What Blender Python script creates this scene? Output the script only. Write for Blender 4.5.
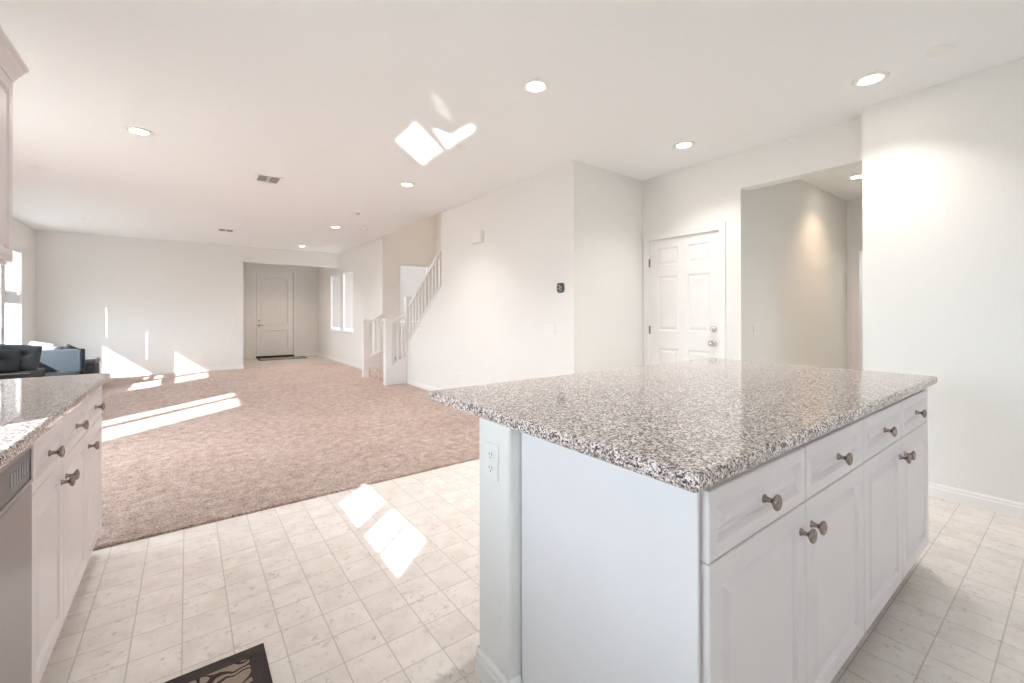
import bpy, bmesh, math, random
from mathutils import Vector, Matrix

for o in list(bpy.data.objects):
    bpy.data.objects.remove(o)
scene = bpy.context.scene
COL = scene.collection
random.seed(7)
PI = math.pi

# ------------------------------------------------------------------ camera
F_PX, CY_PX, CAM_H = 433.635, 312.36, 1.2248
YAW, PITCH, ROLL = 0.6425485, 0.0030944, -0.0020546
fwd = Vector((math.sin(YAW) * math.cos(PITCH), math.cos(YAW) * math.cos(PITCH), math.sin(PITCH)))
rgt = Vector((math.cos(YAW), -math.sin(YAW), 0))
upv = rgt.cross(fwd)
rgt = (rgt * math.cos(ROLL) + upv * math.sin(ROLL)).normalized()
upv = rgt.cross(fwd).normalized()
cam_data = bpy.data.cameras.new('camera')
cam = bpy.data.objects.new('camera', cam_data)
COL.objects.link(cam)
cam.matrix_world = Matrix(((rgt.x, upv.x, -fwd.x, 0), (rgt.y, upv.y, -fwd.y, 0), (rgt.z, upv.z, -fwd.z, CAM_H), (0, 0, 0, 1)))
cam_data.sensor_width = 36
cam_data.lens = F_PX / 1024 * 36
cam_data.shift_y = (CY_PX - 341.5) / 1024
cam_data.clip_start = 0.02
scene.camera = cam

# ------------------------------------------------------------------ world, sun, exposure
world = bpy.data.worlds.new('sky')
scene.world = world
world.use_nodes = True
bg = world.node_tree.nodes['Background']
wt = world.node_tree
_tc = wt.nodes.new('ShaderNodeTexCoord')
_sp = wt.nodes.new('ShaderNodeSeparateXYZ')
_rp = wt.nodes.new('ShaderNodeValToRGB')
_rp.color_ramp.elements[0].position = 0.47
_rp.color_ramp.elements[0].color = (0.30, 0.30, 0.29, 1)
_rp.color_ramp.elements[1].position = 0.52
_rp.color_ramp.elements[1].color = (0.78, 0.90, 1.0, 1)
_ma = wt.nodes.new('ShaderNodeMath')
_ma.operation = 'MULTIPLY_ADD'
_ma.inputs[1].default_value = 0.5
_ma.inputs[2].default_value = 0.5
wt.links.new(_tc.outputs['Generated'], _sp.inputs[0])
wt.links.new(_sp.outputs[2], _ma.inputs[0])
wt.links.new(_ma.outputs[0], _rp.inputs[0])
wt.links.new(_rp.outputs[0], bg.inputs[0])
bg.inputs[1].default_value = 5.6

SUN_DIR = Vector((1.0, 0.91, -0.815)).normalized()
sd = bpy.data.lights.new('sun', 'SUN')
sd.energy = 7.2
sd.angle = math.radians(0.55)
sd.color = (0.92, 0.97, 1.0)
sun = bpy.data.objects.new('sun', sd)
sun.rotation_euler = SUN_DIR.to_track_quat('-Z', 'Y').to_euler()
sun.location = (-8, -4, 8)
COL.objects.link(sun)

def area(name, loc, direction, sx, sy, energy, color=(1, 1, 1), spread=180):
    d = bpy.data.lights.new(name, 'AREA')
    d.shape = 'RECTANGLE'
    d.size, d.size_y = sx, sy
    d.energy = energy
    d.color = color
    d.spread = math.radians(spread)
    o = bpy.data.objects.new(name, d)
    o.location = loc
    o.rotation_euler = Vector(direction).to_track_quat('-Z', 'Y').to_euler()
    COL.objects.link(o)
    return o

# added area lamp boosting the daylight at the kitchen window
area('window_fill_lamp', (-0.94, 0.76, 1.42), (1, 0, -0.12), 1.05, 0.65, 2.3, (0.80, 0.90, 1.0))

scene.view_settings.view_transform = 'Standard'
scene.view_settings.look = 'None'
scene.view_settings.exposure = 1.36
scene.view_settings.gamma = 1
scene.view_settings.use_curve_mapping = False
scene.cycles.max_bounces = 12
scene.cycles.diffuse_bounces = 8
scene.cycles.glossy_bounces = 4
scene.cycles.sample_clamp_indirect = 4

# ------------------------------------------------------------------ materials
class NT:
    def __init__(self, name):
        self.m = bpy.data.materials.new(name)
        self.m.use_nodes = True
        self.t = self.m.node_tree
        self.b = self.t.nodes['Principled BSDF']
    def n(self, typ, **kw):
        nd = self.t.nodes.new(typ)
        for k, v in kw.items():
            if k.startswith('i_'):
                nd.inputs[k[2:].replace('_', ' ')].default_value = v
            else:
                setattr(nd, k, v)
        return nd
    def l(self, a, b):
        self.t.links.new(a, b)
    def math(self, op, a, b=None, c=None):
        nd = self.t.nodes.new('ShaderNodeMath')
        nd.operation = op
        for i, v in enumerate((a, b, c)):
            if v is None:
                continue
            if isinstance(v, (int, float)):
                nd.inputs[i].default_value = v
            else:
                self.l(v, nd.inputs[i])
        return nd.outputs[0]
    def pos(self):
        return self.n('ShaderNodeNewGeometry').outputs['Position']
    def noise(self, scale, detail=3, rough=0.5, vec=None):
        nd = self.n('ShaderNodeTexNoise')
        nd.inputs['Scale'].default_value = scale
        nd.inputs['Detail'].default_value = detail
        nd.inputs['Roughness'].default_value = rough
        self.l(vec if vec is not None else self.pos(), nd.inputs['Vector'])
        return nd
    def ramp(self, fac, stops, interp='LINEAR'):
        nd = self.n('ShaderNodeValToRGB')
        nd.color_ramp.interpolation = interp
        e = nd.color_ramp.elements
        while len(e) < len(stops):
            e.new(0.5)
        for el, (p, c) in zip(e, stops):
            el.position = p
            el.color = (c[0], c[1], c[2], 1)
        self.l(fac, nd.inputs[0])
        return nd.outputs[0]
    def mix(self, fac, a, b):
        nd = self.n('ShaderNodeMix', data_type='RGBA')
        for i, v in ((0, fac), (6, a), (7, b)):
            if isinstance(v, (int, float)):
                nd.inputs[i].default_value = v
            elif isinstance(v, tuple):
                nd.inputs[i].default_value = (v[0], v[1], v[2], 1)
            else:
                self.l(v, nd.inputs[i])
        return nd.outputs[2]
    def bump(self, height, strength, dist):
        nd = self.n('ShaderNodeBump')
        nd.inputs['Strength'].default_value = strength
        nd.inputs['Distance'].default_value = dist
        self.l(height, nd.inputs['Height'])
        self.l(nd.outputs[0], self.b.inputs['Normal'])

def simple(name, col, rough=0.5, metal=0.0, bump=None, var=0.0):
    t = NT(name)
    t.b.inputs['Roughness'].default_value = rough
    t.b.inputs['Metallic'].default_value = metal
    nz = t.noise(bump[0] if bump else 6, 3)
    v = var if var else 0.015
    lo = tuple(c * (1 - v) for c in col)
    hi = tuple(min(1, c * (1 + v)) for c in col)
    t.l(t.ramp(nz.outputs[0], [(0.3, lo), (0.7, hi)]), t.b.inputs['Base Color'])
    if bump:
        t.bump(nz.outputs[0], bump[1], bump[2])
    return t.m

M = {}
M['wall'] = simple('wall_paint', (0.80, 0.797, 0.776), 0.85, bump=(90, 0.10, 0.002))
M['ceiling'] = simple('ceiling_paint', (0.85, 0.868, 0.870), 0.9, bump=(110, 0.10, 0.002))
M['trim'] = simple('white_trim_paint', (0.83, 0.825, 0.82), 0.45)
M['door'] = simple('white_door_paint', (0.82, 0.81, 0.80), 0.45)
M['cabinet'] = simple('white_cabinet_finish', (0.78, 0.735, 0.738), 0.32)
M['panel'] = simple('white_end_panel', (0.80, 0.80, 0.82), 0.35)
M['plastic'] = simple('white_plastic', (0.82, 0.82, 0.80), 0.4)
M['slot'] = simple('dark_slot', (0.06, 0.06, 0.06), 0.6)
M['nickel'] = simple('brushed_nickel', (0.36, 0.30, 0.27), 0.2, 1.0)
M['chrome'] = simple('satin_chrome', (0.62, 0.60, 0.58), 0.2, 1.0)
M['steel'] = simple('stainless_steel', (0.40, 0.385, 0.40), 0.36, 0.85, bump=(3, 0.02, 0.001))
M['controls'] = simple('grey_control_strip', (0.20, 0.19, 0.21), 0.35, 0.3)
M['toe'] = simple('toe_kick_painted_shade', (0.35, 0.31, 0.29), 0.7)  # shade under the cabinets put into this darker board colour
M['sofa'] = simple('charcoal_blue_upholstery', (0.040, 0.052, 0.062), 0.85, bump=(180, 0.3, 0.002), var=0.25)
M['sofa2'] = simple('slate_grey_upholstery', (0.062, 0.072, 0.080), 0.85, bump=(180, 0.3, 0.002), var=0.2)
M['piping'] = simple('light_grey_piping', (0.42, 0.44, 0.46), 0.7)
M['pillow'] = simple('grey_pillow_cloth', (0.20, 0.215, 0.23), 0.9, bump=(160, 0.3, 0.002), var=0.2)
M['pale'] = simple('pale_grey_cloth', (0.50, 0.51, 0.52), 0.9, bump=(160, 0.3, 0.002), var=0.1)
M['black'] = simple('black_rubber', (0.018, 0.016, 0.015), 0.7)
M['thermo'] = simple('dark_thermostat_glass', (0.035, 0.045, 0.05), 0.25)
M['thermo2'] = simple('grey_display_marks', (0.35, 0.37, 0.38), 0.4)
M['blind'] = simple('white_blind_slats', (0.84, 0.84, 0.84), 0.5)
M['wood'] = simple('dark_sofa_foot', (0.05, 0.035, 0.03), 0.5)

def mat_glass():
    t = NT('window_glass')
    out = t.t.nodes['Material Output']
    tr = t.n('ShaderNodeBsdfTransparent')
    gl = t.n('ShaderNodeBsdfGlossy')
    gl.inputs['Roughness'].default_value = 0.02
    fr = t.n('ShaderNodeLayerWeight')
    fac = t.math('ADD', 0.04, t.math('MULTIPLY', t.math('POWER', fr.outputs['Facing'], 4.0), 0.5))
    mx = t.n('ShaderNodeMixShader')
    t.l(fac, mx.inputs[0])
    t.l(tr.outputs[0], mx.inputs[1])
    t.l(gl.outputs[0], mx.inputs[2])
    t.l(mx.outputs[0], out.inputs[0])
    return t.m
M['glass'] = mat_glass()

def mat_emit(name, col, s):
    t = NT(name)
    t.b.inputs['Base Color'].default_value = (0.9, 0.9, 0.9, 1)
    t.b.inputs['Emission Color'].default_value = (*col, 1)
    t.b.inputs['Emission Strength'].default_value = s
    return t.m
M['lamp'] = mat_emit('lit_lamp_lens', (1.0, 0.90, 0.78), 14)

def mat_vinyl():
    t = NT('vinyl_tile_floor')
    T = 0.1524
    sep = t.n('ShaderNodeSeparateXYZ')
    t.l(t.pos(), sep.inputs[0])
    fx = t.math('DIVIDE', t.math('ADD', sep.outputs[0], 0.3205 + T * 200), T)
    fy = t.math('DIVIDE', t.math('ADD', sep.outputs[1], -0.2047 + T * 200), T)
    def line(f):
        a = t.math('FRACT', f)
        b = t.math('MINIMUM', a, t.math('SUBTRACT', 1.0, a))
        return b
    d = t.math('MINIMUM', line(fx), line(fy))
    wob = t.noise(60, 2)
    d = t.math('ADD', d, t.math('MULTIPLY', t.math('SUBTRACT', wob.outputs[0], 0.5), 0.006))
    grout = t.ramp(d, [(0.008, (1, 1, 1)), (0.019, (0, 0, 0))])
    cmb = t.n('ShaderNodeCombineXYZ')
    t.l(t.math('FLOOR', fx), cmb.inputs[0])
    t.l(t.math('FLOOR', fy), cmb.inputs[1])
    wn = t.n('ShaderNodeTexWhiteNoise', noise_dimensions='2D')
    t.l(cmb.outputs[0], wn.inputs[0])
    # each tile samples its own piece of the stone pattern
    off = t.n('ShaderNodeVectorMath', operation='MULTIPLY_ADD')
    t.l(wn.outputs['Color'], off.inputs[0])
    off.inputs[1].default_value = (7, 7, 7)
    t.l(t.pos(), off.inputs[2])
    broad = t.noise(9, 4, 0.6, off.outputs[0])
    base = t.ramp(broad.outputs[0], [(0.30, (0.70, 0.635, 0.585)), (0.5, (0.78, 0.725, 0.68)), (0.72, (0.84, 0.80, 0.765))])
    vein = t.noise(38, 6, 0.72, off.outputs[0])
    vm = t.ramp(vein.outputs[0], [(0.55, (0, 0, 0)), (0.62, (1, 1, 1))])
    patch = t.noise(14, 2, 0.5, off.outputs[0])
    pm = t.ramp(patch.outputs[0], [(0.40, (0, 0, 0)), (0.58, (1, 1, 1))])
    vf = t.math('MULTIPLY', t.math('MULTIPLY', vm, pm), 0.62)
    c = t.mix(vf, base, (0.44, 0.38, 0.345))
    tone = t.math('MULTIPLY', t.math('SUBTRACT', wn.outputs['Value'], 0.5), 0.25)
    c = t.mix(t.math('ADD', 0.10, t.math('MULTIPLY', tone, 0.8)), c, (0.55, 0.49, 0.45))
    c = t.mix(t.math('MULTIPLY', grout, 0.58), c, (0.36, 0.32, 0.30))
    t.l(c, t.b.inputs['Base Color'])
    t.b.inputs['Roughness'].default_value = 0.30
    t.bump(t.math('MULTIPLY', grout, -1.0), 0.3, 0.001)
    return t.m
M['vinyl'] = mat_vinyl()

def mat_foyer():
    t = NT('foyer_tile')
    sep = t.n('ShaderNodeSeparateXYZ')
    t.l(t.pos(), sep.inputs[0])
    def line(s):
        a = t.math('FRACT', t.math('DIVIDE', t.math('ADD', s, 40.0), 0.33))
        return t.math('MINIMUM', a, t.math('SUBTRACT', 1.0, a))
    g = t.ramp(t.math('MINIMUM', line(sep.outputs[0]), line(sep.outputs[1])), [(0.01, (1, 1, 1)), (0.02, (0, 0, 0))])
    nz = t.noise(12, 4)
    b = t.ramp(nz.outputs[0], [(0.3, (0.50, 0.45, 0.41)), (0.7, (0.60, 0.55, 0.51))])
    t.l(t.mix(t.math('MULTIPLY', g, 0.5), b, (0.4, 0.37, 0.35)), t.b.inputs['Base Color'])
    t.b.inputs['Roughness'].default_value = 0.35
    return t.m
M['foyer'] = mat_foyer()

def mat_carpet():
    t = NT('beige_pink_carpet')
    a = t.noise(75, 6, 0.9)
    b = t.noise(14, 4, 0.7)
    c = t.noise(1.3, 3, 0.6)
    k = t.math('ADD', t.math('MULTIPLY', a.outputs[0], 0.72), t.math('ADD', t.math('MULTIPLY', b.outputs[0], 0.22), t.math('MULTIPLY', c.outputs[0], 0.06)))
    col = t.ramp(k, [(0.41, (0.24, 0.125, 0.09)), (0.465, (0.52, 0.355, 0.285)), (0.52, (0.69, 0.535, 0.465)), (0.575, (0.90, 0.80, 0.73))])
    t.l(col, t.b.inputs['Base Color'])
    t.b.inputs['Roughness'].default_value = 1.0
    t.b.inputs['Specular IOR Level'].default_value = 0.1
    t.b.inputs['Sheen Weight'].default_value = 0.25
    t.bump(t.math('ADD', a.outputs[0], t.math('MULTIPLY', b.outputs[0], 0.8)), 1.0, 0.022)
    return t.m
M['carpet'] = mat_carpet()

def mat_granite():
    t = NT('speckled_granite')
    v = t.n('ShaderNodeTexVoronoi', feature='F1')
    v.inputs['Scale'].default_value = 230
    v.inputs['Randomness'].default_value = 1.0
    nz = t.noise(120, 2, 0.5)
    warp = t.n('ShaderNodeVectorMath', operation='MULTIPLY_ADD')
    t.l(nz.outputs['Color'], warp.inputs[0])
    warp.inputs[1].default_value = (0.010, 0.010, 0.010)
    t.l(t.pos(), warp.inputs[2])
    t.l(warp.outputs[0], v.inputs['Vector'])
    hs = t.n('ShaderNodeSeparateColor')
    t.l(v.outputs['Color'], hs.inputs[0])
    big = t.noise(55, 3, 0.6)
    k = t.math('ADD', t.math('MULTIPLY', hs.outputs[0], 0.62), t.math('MULTIPLY', big.outputs[0], 0.42))
    col = t.ramp(k, [(0.22, (0.015, 0.015, 0.018)), (0.30, (0.075, 0.072, 0.08)), (0.385, (0.24, 0.205, 0.20)), (0.49, (0.47, 0.375, 0.345)),
                     (0.62, (0.62, 0.505, 0.465)), (0.73, (0.84, 0.81, 0.80))])
    fine = t.noise(420, 2, 0.6)
    col = t.mix(t.ramp(fine.outputs[0], [(0.58, (0, 0, 0)), (0.70, (0.5, 0.5, 0.5))]), col, (0.25, 0.22, 0.215))
    t.l(col, t.b.inputs['Base Color'])
    t.b.inputs['Roughness'].default_value = 0.06
    t.b.inputs['IOR'].default_value = 1.75
    return t.m
M['granite'] = mat_granite()

def mat_rug():
    t = NT('scroll_pattern_pile')
    w = t.n('ShaderNodeTexWave', wave_type='RINGS', wave_profile='SIN')
    w.inputs['Scale'].default_value = 7.5
    w.inputs['Distortion'].default_value = 14
    w.inputs['Detail'].default_value = 1.2
    w.inputs['Detail Scale'].default_value = 2.0
    t.l(t.pos(), w.inputs['Vector'])
    nz = t.noise(400, 3, 0.7)
    tan = t.ramp(nz.outputs[0], [(0.35, (0.24, 0.18, 0.14)), (0.65, (0.42, 0.34, 0.28))])
    dk = t.ramp(nz.outputs[0], [(0.35, (0.018, 0.012, 0.011)), (0.65, (0.055, 0.035, 0.032))])
    f = t.ramp(w.outputs[1] if len(w.outputs) > 1 else w.outputs[0], [(0.30, (1, 1, 1)), (0.36, (0, 0, 0))])
    t.l(t.mix(f, tan, dk), t.b.inputs['Base Color'])
    t.b.inputs['Roughness'].default_value = 1
    t.bump(nz.outputs[0], 0.8, 0.003)
    return t.m
M['rug'] = mat_rug()
M['rugborder'] = simple('dark_brown_pile', (0.050, 0.040, 0.038), 0.95, bump=(400, 0.7, 0.003), var=0.45)
M['mat_weave'] = simple('faded_grey_mat', (0.34, 0.30, 0.27), 0.95, bump=(60, 0.5, 0.003), var=0.5)

# ------------------------------------------------------------------ helpers
def tag(o, label, cat, group=None, kind=None):
    o['label'] = label
    o['category'] = cat
    if group:
        o['group'] = group
    if kind:
        o['kind'] = kind
    return o

def obj(name, bm, m, parent=None, smooth=False, bevel=0.0, seg=2):
    bmesh.ops.recalc_face_normals(bm, faces=bm.faces)
    me = bpy.data.meshes.new(name)
    if smooth:
        for f in bm.faces:
            f.smooth = True
    bm.to_mesh(me)
    bm.free()
    me.materials.append(m if not isinstance(m, str) else M[m])
    o = bpy.data.objects.new(name, me)
    COL.objects.link(o)
    if parent:
        o.parent = parent
    if bevel:
        md = o.modifiers.new('bevel', 'BEVEL')
        md.width = bevel
        md.segments = seg
        md.limit_method = 'ANGLE'
        md.angle_limit = math.radians(40)
    return o

def thing(name, label, cat, loc=(0, 0, 0), rz=0.0, group=None, kind=None):
    o = bpy.data.objects.new(name, None)
    COL.objects.link(o)
    o.location = loc
    o.rotation_euler = (0, 0, rz)
    o.empty_display_size = 0.1
    tag(o, label, cat, group, kind)
    return o

def struct(name, bm, m, parent=None, label=None, **kw):
    o = obj(name, bm, m, parent, **kw)
    if parent is None:
        o['kind'] = 'structure'
        if label:
            o['label'] = label
    return o

def B():
    return bmesh.new()

def box(bm, x0, x1, y0, y1, z0, z1):
    vs = [bm.verts.new(p) for p in ((x0, y0, z0), (x1, y0, z0), (x1, y1, z0), (x0, y1, z0), (x0, y0, z1), (x1, y0, z1), (x1, y1, z1), (x0, y1, z1))]
    for f in ((0, 3, 2, 1), (4, 5, 6, 7), (0, 1, 5, 4), (1, 2, 6, 5), (2, 3, 7, 6), (3, 0, 4, 7)):
        bm.faces.new([vs[i] for i in f])
    return vs

def boxes(*bs):
    bm = B()
    for b in bs:
        box(bm, *b)
    return bm

def prism(bm, pts, a0, a1, axis):
    """pts: polygon of 2-D points in the plane perpendicular to axis ('x': (y,z), 'y': (x,z), 'z': (x,y))."""
    def P(p, a):
        return {'x': (a, p[0], p[1]), 'y': (p[0], a, p[1]), 'z': (p[0], p[1], a)}[axis]
    v0 = [bm.verts.new(P(p, a0)) for p in pts]
    v1 = [bm.verts.new(P(p, a1)) for p in pts]
    n = len(pts)
    bm.faces.new(v0)
    bm.faces.new(v1[::-1])
    for i in range(n):
        bm.faces.new((v0[i], v0[(i + 1) % n], v1[(i + 1) % n], v1[i]))
    return bm

def bar(bm, p0, p1, w, h):
    """box section bar from p0 to p1 in a vertical plane: w across, h upright."""
    p0, p1 = Vector(p0), Vector(p1)
    d = (p1 - p0).normalized()
    side = d.cross(Vector((0, 0, 1)))
    side = side.normalized() * w / 2 if side.length > 1e-5 else Vector((w / 2, 0, 0))
    u = Vector((0, 0, h / 2)) if side.length and abs(d.z) < 0.99 else Vector((0, h / 2, 0))
    vs = []
    for p in (p0, p1):
        for a, b in ((-1, -1), (1, -1), (1, 1), (-1, 1)):
            vs.append(bm.verts.new(p + side * a + u * b))
    for f in ((0, 1, 2, 3), (7, 6, 5, 4), (0, 4, 5, 1), (1, 5, 6, 2), (2, 6, 7, 3), (3, 7, 4, 0)):
        bm.faces.new([vs[i] for i in f])

def lathe(bm, prof, n=20, mat=None):
    """prof: (radius, height) from bottom to top round +z; mat: 4x4."""
    rings = []
    for r, z in prof:
        if r < 1e-5:
            rings.append([bm.verts.new((0, 0, z))])
        else:
            rings.append([bm.verts.new((r * math.cos(2 * PI * k / n), r * math.sin(2 * PI * k / n), z)) for k in range(n)])
    for a, b in zip(rings, rings[1:]):
        for k in range(n):
            k2 = (k + 1) % n
            if len(a) == 1 and len(b) > 1:
                bm.faces.new((a[0], b[k], b[k2]))
            elif len(b) == 1 and len(a) > 1:
                bm.faces.new((a[k], a[k2], b[0]))
            elif len(a) > 1:
                bm.faces.new((a[k], a[k2], b[k2], b[k]))
    vs = [v for r_ in rings for v in r_]
    if mat is not None:
        bmesh.ops.transform(bm, matrix=mat, verts=vs)
    return bm

def nested(bm, rect, prof, yface):
    """nested rectangular loops on a front that faces -y: prof = [(inset, depth out of yface)...]; returns outer loop."""
    x0, x1, z0, z1 = rect
    loops = []
    for ins, dep in prof:
        loops.append([bm.verts.new(p) for p in ((x0 + ins, yface - dep, z0 + ins), (x1 - ins, yface - dep, z0 + ins), (x1 - ins, yface - dep, z1 - ins), (x0 + ins, yface - dep, z1 - ins))])
    for a, b in zip(loops, loops[1:]):
        for k in range(4):
            bm.faces.new((a[k], a[(k + 1) % 4], b[(k + 1) % 4], b[k]))
    bm.faces.new(loops[-1])
    return loops[0]

def raised_front(w, h, t=0.02, frame=0.055):
    """cabinet front with a routed, raised centre panel; local x 0..w, z 0..h, back at y=0, face at y=-t."""
    bm = B()
    f = frame
    prof = [(0, 0), (0, t - 0.004), (0.0015, t - 0.001), (0.005, t), (f - 0.002, t), (f + 0.003, t - 0.006), (f + 0.007, t - 0.013), (f + 0.012, t - 0.013),
            (f + 0.030, t - 0.003), (f + 0.034, t - 0.001)]
    lo = nested(bm, (0, w, 0, h), prof, 0.0)
    bm.faces.new(lo[::-1])
    return bm

def knob_bm(x, z, y=-0.02):
    bm = B()
    m = Matrix.Translation((x, y, z)) @ Matrix.Rotation(PI / 2, 4, 'X')
    m = m @ Matrix.Diagonal((1.2, 1.2, 1.1, 1))
    lathe(bm, [(0, -0.001), (0.0085, -0.001), (0.0085, 0.002), (0.006, 0.004), (0.0048, 0.010), (0.0050, 0.016), (0.0105, 0.020), (0.0155, 0.024),
               (0.0162, 0.028), (0.0135, 0.0305), (0.009, 0.0315), (0.006, 0.030), (0.0, 0.030)], 20, m)
    return bm

def wall_bm(u0, u1, z0, z1, holes, c0, c1, axis):
    """wall slab with rectangular holes. axis 'x': plane of constant x between c0,c1 and u = y; axis 'y': u = x."""
    us = sorted({u0, u1, *[h[0] for h in holes], *[h[1] for h in holes]})
    zs = sorted({z0, z1, *[h[2] for h in holes], *[h[3] for h in holes]})
    us = [u for u in us if u0 <= u <= u1]
    zs = [z for z in zs if z0 <= z <= z1]
    bm = B()
    cache = {}
    def V(u, c, z):
        k = (round(u, 5), round(c, 5), round(z, 5))
        if k not in cache:
            cache[k] = bm.verts.new((c, u, z) if axis == 'x' else (u, c, z))
        return cache[k]
    def solid(i, j):
        if i < 0 or j < 0 or i >= len(us) - 1 or j >= len(zs) - 1:
            return False
        cu, cz = (us[i] + us[i + 1]) / 2, (zs[j] + zs[j + 1]) / 2
        return not any(h[0] < cu < h[1] and h[2] < cz < h[3] for h in holes)
    for i in range(len(us) - 1):
        for j in range(len(zs) - 1):
            if not solid(i, j):
                continue
            a, b, c, d = us[i], us[i + 1], zs[j], zs[j + 1]
            for cc in (c0, c1):
                bm.faces.new((V(a, cc, c), V(b, cc, c), V(b, cc, d), V(a, cc, d)))
            if not solid(i - 1, j):
                bm.faces.new((V(a, c0, c), V(a, c1, c), V(a, c1, d), V(a, c0, d)))
            if not solid(i + 1, j):
                bm.faces.new((V(b, c0, c), V(b, c1, c), V(b, c1, d), V(b, c0, d)))
            if not solid(i, j - 1):
                bm.faces.new((V(a, c0, c), V(b, c0, c), V(b, c1, c), V(a, c1, c)))
            if not solid(i, j + 1):
                bm.faces.new((V(a, c0, d), V(b, c0, d), V(b, c1, d), V(a, c1, d)))
    return bm

# ------------------------------------------------------------------ room dimensions
H = 2.743
XL, XR, XG, XT = -2.18, 3.99, 4.17, 3.063       # left wall, right wall, garage-door wall, stair wall
XK = -0.97                                       # kitchen window wall
YC = 3.105                                       # carpet edge
YF, YD = 11.33, 13.75                            # far wall, front-door wall
YT = 3.07                                        # wall beside the garage door
YB = -5.0                                        # kitchen runs on behind the camera

# floors
struct('floor', boxes((XK - 0.1, 7.3, YB, YC + 0.1, -0.05, 0.0)), 'vinyl')
struct('floor', boxes((0.85, 3.2, YF + 0.12, YD + 0.15, -0.05, 0.012)), 'foyer')
bmc = B()
cpts = [(XL, YC), (XT, YC), (XT, YF + 0.15), (0.99, YF + 0.15), (0.99, YF), (XL, YF)]
prism(bmc, cpts, -0.05, 0.015, 'z')
crp = obj('carpet', bmc, 'carpet', bevel=0.012, seg=4)
tag(crp, 'pinkish beige wall-to-wall carpet running from the vinyl tiles to the entry', 'carpet', kind='stuff')

# ceiling with an opening over the stairwell
cb = B()
box(cb, XL - 0.1, XT, YB, YD + 0.1, H, H + 0.3)
box(cb, XT, XG + 0.2, YB, 5.87, H, H + 0.3)
struct('ceiling', cb, 'ceiling')
struct('ceiling', boxes((XG, 7.4, 0.6, 2.4, H, H + 0.3)), 'ceiling')
struct('ceiling', boxes((2.8, 4.5, 4.0, 8.5, 5.2, 5.3)), 'ceiling')

# left side
SLIDER = (4.10, 5.44, 0.0, 2.385)
WINS_L = [(7.69, 8.75, 1.15, 2.20), (8.83, 9.53, 0.62, 2.20), (9.72, 10.53, 0.62, 2.28)]
struct('wall_left', wall_bm(3.15, YF, 0, H, [SLIDER] + WINS_L, XL - 0.14, XL, 'x'), 'wall')
KWIN = (0.19, 1.32, 1.05, 1.766)
FILL_OPENING = (-4.4, -2.8, 1.0, 2.15)  # unseen opening added to let cool fill light in behind the camera
struct('wall_kitchen', wall_bm(YB, 3.15, 0, H, [KWIN, FILL_OPENING], XK - 0.12, XK, 'x'), 'wall')
struct('wall_back', boxes((XK - 0.12, XR + 0.18, YB - 0.1, YB, 0, H)), 'wall')
struct('wall_nook', wall_bm(XL - 0.14, XK - 0.12, 0, H, [], 3.03, 3.15, 'y'), 'wall')
# far wall with the entry opening
struct('wall_far', wall_bm(XL - 0.14, XT, 0, H, [(0.995, XT + 1, -1, 2.392)], YF, YF + 0.15, 'y'), 'wall')
struct('wall_entry_left', boxes((0.87, 0.995, YF + 0.15, YD, 0, H)), 'wall')
FD = (1.505, 2.455, 0.0, 2.437)
struct('wall_entry', wall_bm(0.87, 3.2, 0, H, [(FD[0] - 0.012, FD[1] + 0.012, FD[2], FD[3] + 0.012)], YD, YD + 0.12, 'y'), 'wall')
WINS_R = [(10.22, 11.04, 0.81, 2.245), (11.31, 12.18, 0.81, 2.245)]
struct('wall_entry_right', wall_bm(8.335, YD + 0.12, 0, H + 0.3, WINS_R, XT, XT + 0.14, 'x'), 'wall')
# stairwell
SWIN = (3.43, 4.03, 1.02, 2.24)
struct('wall_stair_end', wall_bm(XT + 0.1405, 4.33, 0, 5.2, [SWIN], 8.335, 8.475, 'y'), 'wall')
struct('wall_stair_side', boxes((4.21, 4.33, 3.07, 8.335, 0, 5.2)), 'wall')
struct('wall_stair_upper', boxes((XT, XT + 0.14, 4.0, 8.475, H + 0.3, 5.2)), 'wall')
struct('wall_stair_near', boxes((XT + 0.12, 4.21, 4.0, 4.1, H + 0.3, 5.2)), 'wall')
sw = B()
prism(sw, [(YT, 0), (7.15, 0), (7.15, 0.69), (5.87, 1.655), (5.87, H), (YT, H)], XT, XT + 0.12, 'x')
struct('wall_stairs', sw, 'wall')
# right side
struct('wall_thermostat_return', boxes((XT + 0.12, XG + 0.16, YT, YT + 0.12, 0, H)), 'wall')
GD = (2.185, 2.985, 0.0, 2.04)
struct('wall_garage', wall_bm(1.0, YT, 0, H, [(GD[0] - 0.019, GD[1] + 0.019, 0, GD[3] + 0.017), (1.055, 1.975, -1, 2.40)], XG, XG + 0.13, 'x'), 'wall')
struct('wall_right', boxes((XR, XR + 0.18, YB, 1.01, 0, H)), 'wall')
struct('wall_hall_left', boxes((XG + 0.13, 7.13, 1.975, 2.09, 0, H)), 'wall')
struct('wall_hall_right', boxes((XG + 0.13, 7.13, 0.80, 0.92, 0, H)), 'wall')
HD = (1.0, 1.86, 0.0, 2.07)
struct('wall_hall_end', wall_bm(0.8, 2.09, 0, H, [HD], 7.13, 7.25, 'x'), 'wall')
struct('wall_room_beyond', boxes((8.2, 8.3, 0.3, 2.3, 0, H), (7.25, 8.2, 0.3, 0.4, 0, H), (7.25, 8.2, 2.2, 2.3, 0, H), (7.25, 8.2, 0.3, 2.3, H, H + 0.1), (7.25, 8.2, 0.3, 2.3, -0.1, 0)), 'wall')

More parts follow.
